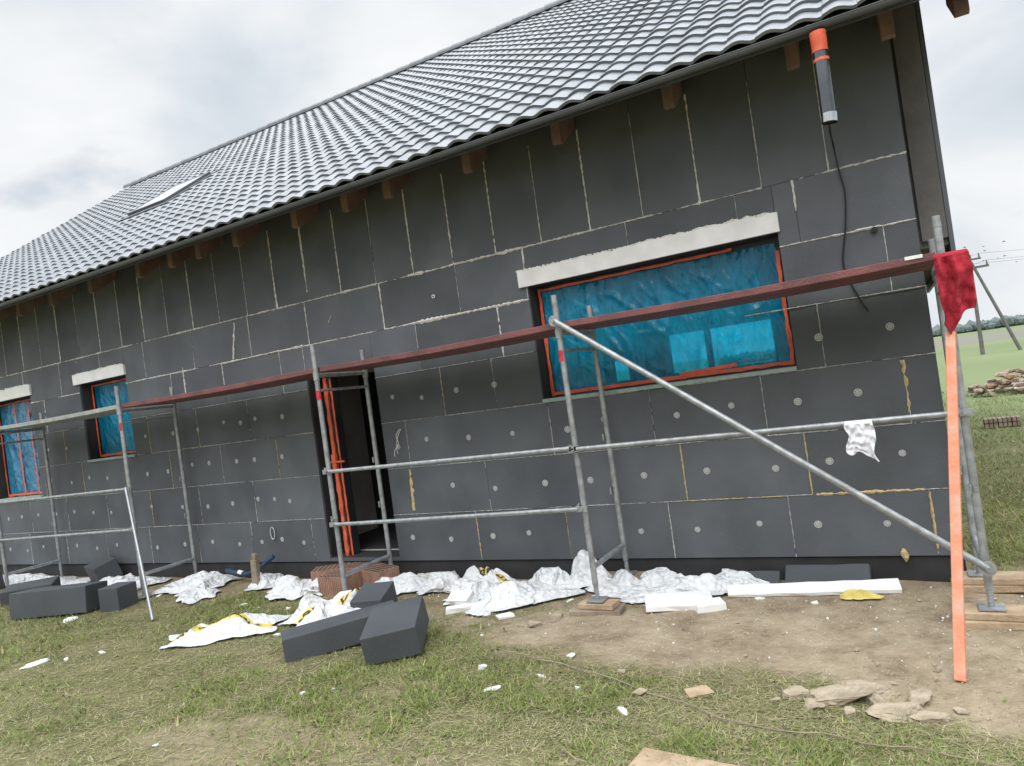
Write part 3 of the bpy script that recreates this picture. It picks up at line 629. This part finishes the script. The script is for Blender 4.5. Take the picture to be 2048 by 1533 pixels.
slab('wood_block',(.1,-.85),(.5,.22,.05),.05,'timber','pale wood packing under a scaffold foot','wood block',group=gb,z=.0);slab('wood_block',(.12,-.85),(.46,.2,.045),-.05,'timber','pale wood packing under a scaffold foot','wood block',group=gb,z=.052)
slab('wood_block',(.14,-.12),(.5,.22,.05),.1,'timber','pale wood packing under a scaffold foot','wood block',group=gb,z=.0);slab('wood_block',(.16,-.12),(.44,.2,.045),0,'timber','pale wood packing under a scaffold foot','wood block',group=gb,z=.052)
slab('wood_block',(-2.6,-.12),(.4,.18,.05),0,'greytimber','stacked wood packing under a scaffold foot','wood block',group=gb,z=.05)
ge='offcut blocks of dark grey foam'
slab('foam_block',(-3.86,-1.82),(.42,.54,.22),.5,'epsblock','dark grey foam block lying tilted on the grass','foam block',tx=.14,ty=-.1,group=ge,bevel=.008)
slab('foam_block',(-4.45,-1.78),(.28,.92,.2),-.75,'epsblock','long dark grey foam block beside a crumpled bag','foam block',tx=.05,group=ge,bevel=.008)
slab('foam_block',(-4.66,-1.12),(.3,.35,.2),.3,'epsblock','small dark grey foam block on a plastic bag','foam block',tx=.2,group=ge,bevel=.008)
slab('foam_block',(-9.2,-1.4),(1.0,.36,.3),.35,'epsblock','long dark grey foam block on the grass','foam block',tx=-.1,group=ge,bevel=.008)
slab('foam_block',(-8.45,-1.15),(.28,.28,.27),.2,'epsblock','small dark grey foam block on the grass','foam block',group=ge,bevel=.008)
slab('foam_block',(-10.3,-.2),(.5,.3,.26),-.3,'epsblock','dark grey foam block near the wall','foam block',tx=.3,group=ge,bevel=.008)
slab('foam_block',(-10.6,-1.0),(.6,.35,.2),.8,'epsblock','dark grey foam block on the grass','foam block',tx=.1,group=ge,bevel=.008)
slab('foam_block',(-12.4,-.8),(.6,.35,.25),.1,'epsblock','dark grey foam block on the grass','foam block',tx=.1,group=ge,bevel=.008)
slab('foam_sheet',(-.95,-.1),(.62,.02,.2),.0,'epsblock','thin dark grey foam sheet against the wall foot','foam sheet',tx=-.9,jit=.008)
slab('foam_sheet',(-1.5,-.14),(.4,.03,.16),.1,'epsblock','thin dark grey foam sheet against the wall foot','foam sheet',tx=-1.1,jit=.008)
gf='white foam offcuts'
slab('foam_strip',(-1.05,-.34),(1.22,.13,.035),.16,'white','long white foam board strip lying on the soil','foam strip',tx=.35,jit=.008,group=gf)
slab('foam_strip',(-1.98,-.66),(.52,.26,.045),.35,'white','white foam board piece lying on the soil','foam strip',tx=.1,ty=.05,jit=.008,group=gf)
slab('foam_strip',(-1.74,-.70),(.22,.16,.06),.5,'white','small white foam offcut','foam strip',jit=.006,group=gf)
slab('foam_strip',(-3.75,-.84),(.55,.09,.05),.5,'white','white foam strip near plastic sheets','foam strip',jit=.01,group=gf)
slab('foam_strip',(-4.0,-.72),(.22,.16,.06),.1,'white','small white foam offcut','foam strip',tx=.3,jit=.01,group=gf)
slab('foam_strip',(-3.35,-1.04),(.14,.08,.03),.9,'white','small white foam offcut','foam strip',jit=.01,group=gf)
slab('timber_board',(-1.33,-2.94),(.52,.2,.03),-.12,'timber','short pale timber board on the grass','board',jit=.004)
slab('timber_board',(-1.47,-2.14),(.15,.1,.018),.7,'timber','small piece of pale board on the ground','board',tx=.15,jit=.01)
slab('painted_plank',(0,0),(.056,.028,2.02),0,'paintwood','orange painted timber plank leaning on the scaffold','plank',z=0)
pk=bpy.data.objects['painted_plank']; a_=Vector((-.18,-1.76,.0));b2=Vector((.055,-.93,1.84)); pk.rotation_mode='QUATERNION'; pk.rotation_quaternion=(b2-a_).to_track_quat('Z','Y'); pk.location=(a_+b2)/2
mb=MB(); mb.tube((-7.33,-1.5,0.01),(-8.4,-.93,1.35),.016); thing(mb.obj('metal_tube',['alu'],None,True),'bright metal tube leaning against the scaffold','tube')
mb=MB(); pts=smoothpath([(x_,y,gh(x_,y)+.02) for x_,y in [(-2.95,-1.8),(-2.4,-1.95),(-1.75,-2.2),(-1.18,-2.47),(-.7,-2.5),(-.27,-2.54),(-.05,-2.6)]],5)
mb.path([p+Vector((0,.012*math.sin(i*1.7),.006*math.sin(i*1.1))) for i,p in enumerate(pts)],.0035); thing(mb.obj('thin_rod',['greytimber'],None,True),'long thin brown stalk lying in the grass','stalk')
def chunk(name,c,s,k,label,cat,group,sub=2,rough=.3,z=None,facet=0):
    bm=bmesh.new(); bmesh.ops.create_icosphere(bm,subdivisions=sub,radius=1); so=random.random()*90
    cuts=[(Vector((random.gauss(0,1),random.gauss(0,1),random.gauss(0,.5))).normalized(),random.uniform(.4,.75)) for _ in range(facet)]+([(Vector((.1*random.gauss(0,1),.1*random.gauss(0,1),1)).normalized(),.4)] if facet else [])
    for v in bm.verts:
        n=noise.noise(v.co*1.3+Vector((so,0,0)))*rough*1.4+noise.noise(v.co*3.5+Vector((0,so,0)))*rough*.6
        p=v.co*(1+n)
        for nn,dd in cuts:
            q=p.dot(nn)
            if q>dd: p=p-nn*(q-dd)
        if facet: p=p+v.co*noise.noise(v.co*6+Vector((0,0,so)))*.09
        v.co=Vector((p.x*s[0],p.y*s[1],p.z*s[2]))
    bm.transform(Matrix.Rotation(random.random()*3,4,'Z'))
    me=bpy.data.meshes.new(name); bm.to_mesh(me); bm.free(); me.materials.append(M[k])
    o=bpy.data.objects.new(name,me); COL.objects.link(o); o.location=(c[0],c[1],(gh(c[0],c[1]) if z is None else z)+s[2]*.35); thing(o,label,cat,group); return o
for c,s in [((-.74,-2.06),(.2,.14,.055)),((-.48,-2.17),(.19,.12,.045)),((-.62,-1.95),(.18,.12,.055)),((-.38,-2.03),(.19,.08,.04)),((-.93,-2.06),(.11,.08,.035)),((-.34,-2.2),(.1,.06,.03)),((-1.8,-2.2),(.06,.05,.03)),((-2.0,-1.95),(.05,.04,.03)),((-3.0,-1.2),(.1,.07,.03)),((-.27,-1.62),(.03,.03,.02)),((-2.9,-1.02),(.12,.07,.03)),((-.84,-2.19),(.07,.06,.03)),((-.58,-2.08),(.08,.07,.05)),((-1.05,-2.15),(.04,.04,.02)),((-.68,-2.23),(.05,.05,.03)),((-.2,-2.1),(.05,.04,.02))]:
    chunk('broken_concrete',c,s,'stone','lump of broken yellowish concrete on the grass','stone','broken concrete lumps',sub=4,facet=9,rough=.3)
for c,s in [((-2.96,-2.04),(.04,.03,.04)),((-7.36,-2.6),(.12,.07,.03)),((-4.07,-2.62),(.03,.02,.02)),((-4.51,-3.41),(.03,.02,.015)),((-8.68,-1.6),(.13,.08,.03)),((-2.74,-2.31),(.08,.04,.02)),((-2.41,-1.8),(.03,.03,.02)),((-1.82,-2.43),(.07,.03,.02)),((-6.9,-2.3),(.03,.03,.02)),((-2.5,-2.1),(.035,.015,.02)),((-3.55,-1.0),(.06,.03,.02)),((-5.3,-1.7),(.04,.03,.02)),((-1.0,-.55),(.03,.03,.02)),((-7.1,-2.5),(.03,.03,.02)),((-3.3,-1.5),(.03,.02,.015)),((-3.9,-2.5),(.02,.02,.012)),((-2.2,-2.2),(.025,.02,.012)),((-8.3,-.75),(.07,.04,.02)),((-6.6,-.95),(.05,.04,.02)),((-5.9,-1.0),(.04,.03,.02)),((-2.95,-.62),(.06,.03,.02)),((-1.4,-.5),(.04,.03,.015)),((-9.9,-1.2),(.07,.05,.03))]:
    chunk('foam_chunk',c,s,'white','small broken piece of white foam on the grass','foam piece','white foam scraps',sub=3,rough=.45,facet=7)
# ---- crumpled plastic
def vd(p): return noise.voronoi(p)[0][0]
def crumple(name,c,rx,ry,h,rz,k,label,n=72,gold=False,fold=.7,seed=None,bw=.16):
    so=random.random()*100 if seed is None else seed
    def S_(u,v):
        a=math.atan2(v,u); r=math.hypot(u,v)/max(abs(u),abs(v),1e-6)
        uu=u/max(1,r**.5); vv=v/max(1,r**.5)
        if gold: uu,vv=u,v
        ed=1+.34*noise.noise(Vector((math.cos(a)*1.8,math.sin(a)*1.8,so)))+.12*noise.noise(Vector((math.cos(a)*5,math.sin(a)*5,so)))
        p=Vector((uu*1.3,vv*1.3,so))
        wx=noise.noise(p*1.2+Vector((7,0,0)))*fold+noise.noise(p*3+Vector((7,0,0)))*fold*.3; wy=noise.noise(p*1.2+Vector((0,7,0)))*fold+noise.noise(p*3+Vector((0,7,0)))*fold*.3
        x_=(uu*ed+wx*.5)*rx; y=(vv*ed+wy*.5)*ry
        q=Vector((uu*rx*4.6,vv*ry*4.6,so))
        q=q+noise.noise_vector(q*.8)*.5
        f1=vd(q); f2=vd(q*2.3+Vector((5,5,5))); f3=vd(q*5.2)
        m=max(abs(u),abs(v)); fall=1-sm(.3,1.03,m)
        low=max(0,.4+1.1*noise.noise(Vector((uu*1.9,vv*1.9,so+9))))
        z=h*(.10+.9*fall)*(.08+.6*low)+(.09+.22*h)*(.25+.75*fall)*(f1*.42+f2*.32+f3*.15)
        X_=c[0]+x_*math.cos(rz)-y*math.sin(rz); Y_=c[1]+x_*math.sin(rz)+y*math.cos(rz)
        if Y_>-.02: Y_=-.02-.03*min(1,(Y_+.02)*3)
        return Vector((X_,Y_,gh(X_,Y_)+.004+z))
    mb=MB()
    for j in range(n+1):
        for i in range(n+1): mb.v.append(tuple(S_(-1+2*i/n,-1+2*j/n))); mb.t.append(1)
    for j in range(n):
        for i in range(n):
            v=-1+2*(j+.5)/n
            mb.f.append((j*(n+1)+i,j*(n+1)+i+1,(j+1)*(n+1)+i+1,(j+1)*(n+1)+i)); mb.m.append(1 if gold and -bw-.02<v<bw+.02 else 0)
    o=mb.obj(name,[k,'yel'],None,True); 
    thing(o,label,'plastic bag' if name=='printed_bag' else 'plastic sheet')
    if gold:
        for tu in (-.7,-.1,.5):
            cu=bpy.data.curves.new('txt','FONT'); cu.body='GOLD'; cu.size=1; cu.align_x='CENTER'; cu.align_y='CENTER'; cu.offset=.02
            to=bpy.data.objects.new('txt',cu); COL.objects.link(to); dg=bpy.context.evaluated_depsgraph_get(); me=bpy.data.meshes.new_from_object(to.evaluated_get(dg))
            bpy.data.objects.remove(to)
            bm=bmesh.new(); bm.from_mesh(me); bmesh.ops.triangulate(bm,faces=bm.faces); bmesh.ops.subdivide_edges(bm,edges=[e for e in bm.edges if e.calc_length()>.12],cuts=3,use_grid_fill=True)
            bmesh.ops.triangulate(bm,faces=bm.faces)
            for v in bm.verts:
                u_=tu+v.co.x*bw*1.9*ry/rx*1.15; v_=v.co.y*bw*1.9
                p=S_(u_,v_); e=.01; nn=(S_(u_+e,v_)-p).cross(S_(u_,v_+e)-p).normalized()
                if nn.z<0: nn=-nn
                v.co=p+nn*.005
            me2=bpy.data.meshes.new('bag_lettering'); bm.to_mesh(me2); bm.free(); me2.materials.append(M['ink'])
            lo=bpy.data.objects.new('bag_lettering',me2); COL.objects.link(lo); lo.parent=o
    return o
W1='crumpled white plastic sheet heaped along the wall foot'
for c,rx,ry,h,rz in [((-12.6,-.35),.75,.3,.13,.1),((-11.2,-.4),.6,.3,.11,-.1),((-9.35,-.45),.45,.3,.14,.2),((-9.9,-.3),.4,.22,.1,.2),((-8.0,-.4),.42,.34,.22,.2),((-7.6,-.75),.3,.2,.12,-.5),((-6.95,-.3),.22,.22,.16,.3),((-6.2,-.5),.42,.3,.22,.2),
    ((-5.0,-.42),.42,.26,.16,.4),((-4.4,-.3),.34,.24,.18,.1),((-3.95,-.47),.3,.26,.15,.5),((-3.45,-.64),.5,.22,.2,.7),((-3.25,-.24),.32,.2,.2,0),((-2.98,-.2),.22,.18,.36,.4),((-2.62,-.3),.28,.2,.14,.2),((-2.15,-.24),.5,.2,.15,-.05),((-1.72,-.2),.36,.18,.14,0),((-2.25,-.47),.38,.15,.08,.1)]:
    crumple('plastic_sheet',c,rx,ry,h,rz,'plastic',W1)
crumple('plastic_sheet',(-4.75,-.16),.3,.12,.12,0,'plasticd','dirty crumpled plastic film by the doorstep')
crumple('plastic_sheet',(-4.7,-1.4),.36,.22,.2,.6,'plastic','crumpled white plastic beside foam blocks')
crumple('printed_bag',(-5.98,-1.75),.52,.22,.17,.55,'plastic','white bag with yellow band and black lettering',gold=True,fold=.3,n=90,bw=.2)
crumple('printed_bag',(-5.0,-1.22),.42,.24,.3,.95,'plastic','crumpled white bag with yellow printed band',gold=True,fold=.5,n=90)
crumple('printed_bag',(-4.05,-.16),.28,.13,.24,-.05,'plastic','crumpled white bag with yellow printed band',gold=True,fold=.3,n=80,bw=.3)
crumple('plastic_tape',(-.72,-.46),.15,.035,.03,.05,'yel','yellow plastic strip on the soil',n=30)
# ---- hollow bricks
def hollow(c,rz,dim=(.37,.25,.2),z=None,label='ribbed terracotta hollow brick by the door step'):
    mb=MB(); a,b_,h=dim; outline=[];n=14
    for k in range(n): 
        x_=-a/2+a*(k+.5)/n; outline+=[(x_-a/n*.3,-b_/2),(x_-a/n*.3,-b_/2-.008),(x_+a/n*.3,-b_/2-.008),(x_+a/n*.3,-b_/2)]
    m_=9
    for k in range(m_):
        y=-b_/2+b_*(k+.5)/m_; outline+=[(a/2,y-b_/m_*.3),(a/2+.008,y-b_/m_*.3),(a/2+.008,y+b_/m_*.3),(a/2,y+b_/m_*.3)]
    for k in range(n)[::-1]:
        x_=-a/2+a*(k+.5)/n; outline+=[(x_+a/n*.3,b_/2),(x_+a/n*.3,b_/2+.008),(x_-a/n*.3,b_/2+.008),(x_-a/n*.3,b_/2)]
    for k in range(m_)[::-1]:
        y=-b_/2+b_*(k+.5)/m_; outline+=[(-a/2,y+b_/m_*.3),(-a/2-.008,y+b_/m_*.3),(-a/2-.008,y-b_/m_*.3),(-a/2,y-b_/m_*.3)]
    q=len(outline); mb.add([(x_,y,0) for x_,y in outline]+[(x_,y,h) for x_,y in outline],[(i,(i+1)%q,q+(i+1)%q,q+i) for i in range(q)]+[tuple(range(q,2*q))])
    for i in range(7):
        for j in range(5): 
            cx=-a/2+a*(i+.5)/7;cy=-b_/2+b_*(j+.5)/5; mb.box(cx-.018,cx+.018,cy-.014,cy+.014,h+.0005,h+.0015,1)
    o=mb.obj('hollow_brick',['brick','sub'],None,loc=(c[0],c[1],(gh(*c) if z is None else z)));o.rotation_euler=(0,0,rz);thing(o,label,'brick','hollow bricks by the doorway')
hollow((-6.02,-.22),.5);hollow((-5.68,-.46),.0);hollow((-5.30,-.26),-.35);hollow((-5.66,-.16),.03)
mb=MB(); m=Matrix.Translation((-7.02,-.4,0))@Matrix.Rotation(.06,4,'Y'); mb.box(-.045,.045,-.03,.03,-.1,.34,0,mtx=m); mb.box(-.03,.03,-.02,.02,.341,.41,0,mtx=m); thing(mb.obj('wooden_stake',['greytimber'],None,bevel=.006),'short wooden stake driven in beside the wall','stake')
mb=MB(); mb.path(smoothpath([(-7.75,-.2,.16),(-7.4,-.22,.12),(-7.2,-.2,.18),(-7.0,-.12,.3)]),.025,n=12); mb.tube((-7.52,-.215,.14),(-7.45,-.218,.128),.028,1); thing(mb.obj('drain_hose',['bluetube','white'],None,True),'dark blue hose lying along the wall foot','hose')
chunk('foam_blob',(-.39,-.02),(.03,.025,.045),'yellow','blob of yellow foam at the wall foot','foam blob',None,z=.2)
# ---- cloths
def cloth(name,x0,x1,y,z0,z1,k,label,fold,taper,seed):
    mb=MB(); nx_,nz_=34,40
    for j in range(nz_+1):
        t=j/nz_
        for i in range(nx_+1):
            s=i/nx_; sag=1-taper*t; cx=(x0+x1)/2+ .05*noise.noise(Vector((t*2,seed,0)))
            ln=(z1-z0)*(1-.28*abs(math.sin(s*2.3+seed))*t)
            x_=cx+(s-.5)*(x1-x0)*sag*(1+.35*noise.noise(Vector((s*2,t*2.5,seed))))
            yy=y-.03-.03*t+fold*math.sin(s*13+seed+t*1.5+2*noise.noise(Vector((s,t*2,seed+3))))*(.3+t)+.03*noise.noise(Vector((s*6,t*6,seed)))
            z=z1-ln*t+.02*noise.noise(Vector((s*4,t,seed+5)))
            if t<.12: 
                a=(1-t/.12)*1.6; yy=y+.0-.035*math.cos(a); z=z1-ln*.12+.035*math.sin(a)+ (ln*.12-.035)
            mb.v.append((x_,yy,z)); mb.t.append(1)
    mb.f=[(j*(nx_+1)+i,(j+1)*(nx_+1)+i,(j+1)*(nx_+1)+i+1,j*(nx_+1)+i+1) for j in range(nz_) for i in range(nx_)]; mb.m=[0]*len(mb.f)
    o=mb.obj(name,[k],None,True); md=o.modifiers.new('thick','SOLIDIFY'); md.thickness=.003; thing(o,label,'cloth'); return o
cloth('red_cloth',.02,.18,YF-.05,1.82,2.33,'redcloth','red cloth hanging over the scaffold deck end',.024,-.05,2.6)
cloth('white_rag',-.60,-.44,YF-.035,1.06,1.345,'whitecloth','white rag hanging on the guard rail',.012,-.05,4.1)
# ------------------------------------------------------------ background
mb=MB(); n=90
for i in range(n+1):
    a=math.radians(-40+150*i/n); r=900; x_=math.sin(a)*r;y=math.cos(a)*r; h=4+9*(noise.noise(Vector((i*.11,2,0)))+.5)
    mb.v+=[(x_,y,-2),(x_*1.05,y*1.05,h),(x_*1.4,y*1.4,h*.6)]; mb.t+=[1]*3
for i in range(n): b0=3*i; mb.f+=[(b0,b0+3,b0+4,b0+1),(b0+1,b0+4,b0+5,b0+2)]; mb.m+=[0,0]
o=mb.obj('hill',['field']); o['kind']='structure'
mb=MB()
for i in range(1500):
    a=math.radians(random.uniform(-35,12)); r=random.uniform(560,760); x_=-math.sin(a)*r;y=math.cos(a)*r
    if nz(x_,y,.006,4)<-.1: continue
    s=random.uniform(2.2,5)
    bm=bmesh.new(); bmesh.ops.create_icosphere(bm,subdivisions=1,radius=1)
    bv=[(x_+v.co.x*s*random.uniform(.8,1.3),y+v.co.y*s,s*.8+v.co.z*s*random.uniform(.7,1.3)) for v in bm.verts]; bf=[[v.index for v in f.verts] for f in bm.faces]; bm.free(); mb.add(bv,bf)
o=mb.obj('distant_forest',['forest']); o['kind']='stuff';o['label']='distant dark line of woodland';o['category']='forest'
UX=4.95
U=empty('utility_pole',(UX,53,0)); thing(U,'A-frame wooden utility pole with crossarm and wires','utility pole')
def uadd(mb,name,k):
    o=mb.obj(name,k,None,True); o.parent=U; o.matrix_parent_inverse=Matrix.Translation((-UX,-53,0))
mb=MB(); mb.tube((UX,53,-.1),(UX+.05,53,7.0),.14,r2=.1); uadd(mb,'post',['pole'])
mb=MB(); mb.tube((UX+2.2,53,-.1),(UX+.1,53,6.5),.12,r2=.09); uadd(mb,'stay_post',['pole'])
mb=MB(); mb.box(UX-1,UX+1.1,52.9,53.05,6.0,6.15); mb.box(UX-.6,UX+.7,52.9,53.05,6.6,6.72)
for x_,z in((UX-.9,6.15),(UX-.5,6.72),(UX+.6,6.72),(UX+1,6.15)): mb.tube((x_,52.97,z),(x_,52.97,z+.3),.06,r2=.04)
uadd(mb,'crossarm',['pole'])
mb=MB()
for x_,z in((UX-.9,6.45),(UX+.6,7.0),(UX+1,6.45)): mb.path(catenary((x_,52.97,z),(x_+45,75,8.5),1.2,14),.01,n=4); mb.path(catenary((x_,52.97,z),(x_-40,110,8.5),1.5,14),.01,n=4)
uadd(mb,'wire',['pole'])
bm_=MB(); bm_.add([(0,-.16,0),(.04,0,.02),(-.04,0,.02),(0,.16,.01),(0,0,-.04),(.24,.02,.08),(.05,-.06,.01),(-.24,.02,.08),(-.05,-.06,.01)],[(0,1,2),(1,3,2),(0,4,1),(0,2,4),(4,3,1),(4,2,3),(1,5,6),(2,8,7)])
first=bm_.obj('bird',['bird']); 
for k in range(16):
    o=first if k==0 else first.copy()
    if k: COL.objects.link(o)
    o.location=(random.uniform(3.9,8.2),53+random.uniform(-3,3),6.6+random.uniform(-.6,.9)); o.rotation_euler=(0,random.uniform(-.3,.3),random.random()*6); o.scale=[.8]*3
    thing(o,'small dark bird flying near the utility pole','bird','flock of small birds')
for k in range(85):
    a=random.random()*6.28;r=random.random()**.65; x_=2.5+1.6*r*math.cos(a);y=17.3+1.2*r*math.sin(a); h=.62*(1-r)+.02; s=random.uniform(.06,.18)
    chunk('rubble_piece',(x_,y),(s*1.5,s,s*.6),random.choice(['rubble','stone','brick','rubble','greytimber','rubble','plasticd']),'piece of broken masonry in a rubble heap','rubble','rubble heap in the field',sub=1,z=h*random.uniform(.5,1),facet=4)
for k in range(9): slab('rubble_board',(1.4+random.random()*2.2,16.4+random.random()*1.2),(random.uniform(.5,1.2),.1,.04),random.random()*3,'greytimber','broken board beside the rubble heap','board',tx=.3,ty=random.uniform(-.3,.3),group='boards by the rubble heap',z=.1)
mb=MB()
for i in range(8):
    for j in range(2): mb.box(.98+i*.07,.98+i*.07+.055,9.3+.01*(i%3),9.6,.02+j*.085,.09+j*.085)
thing(mb.obj('tile_stack',['greytimber']),'low stack of brown terracotta tiles in the grass','tile stack')
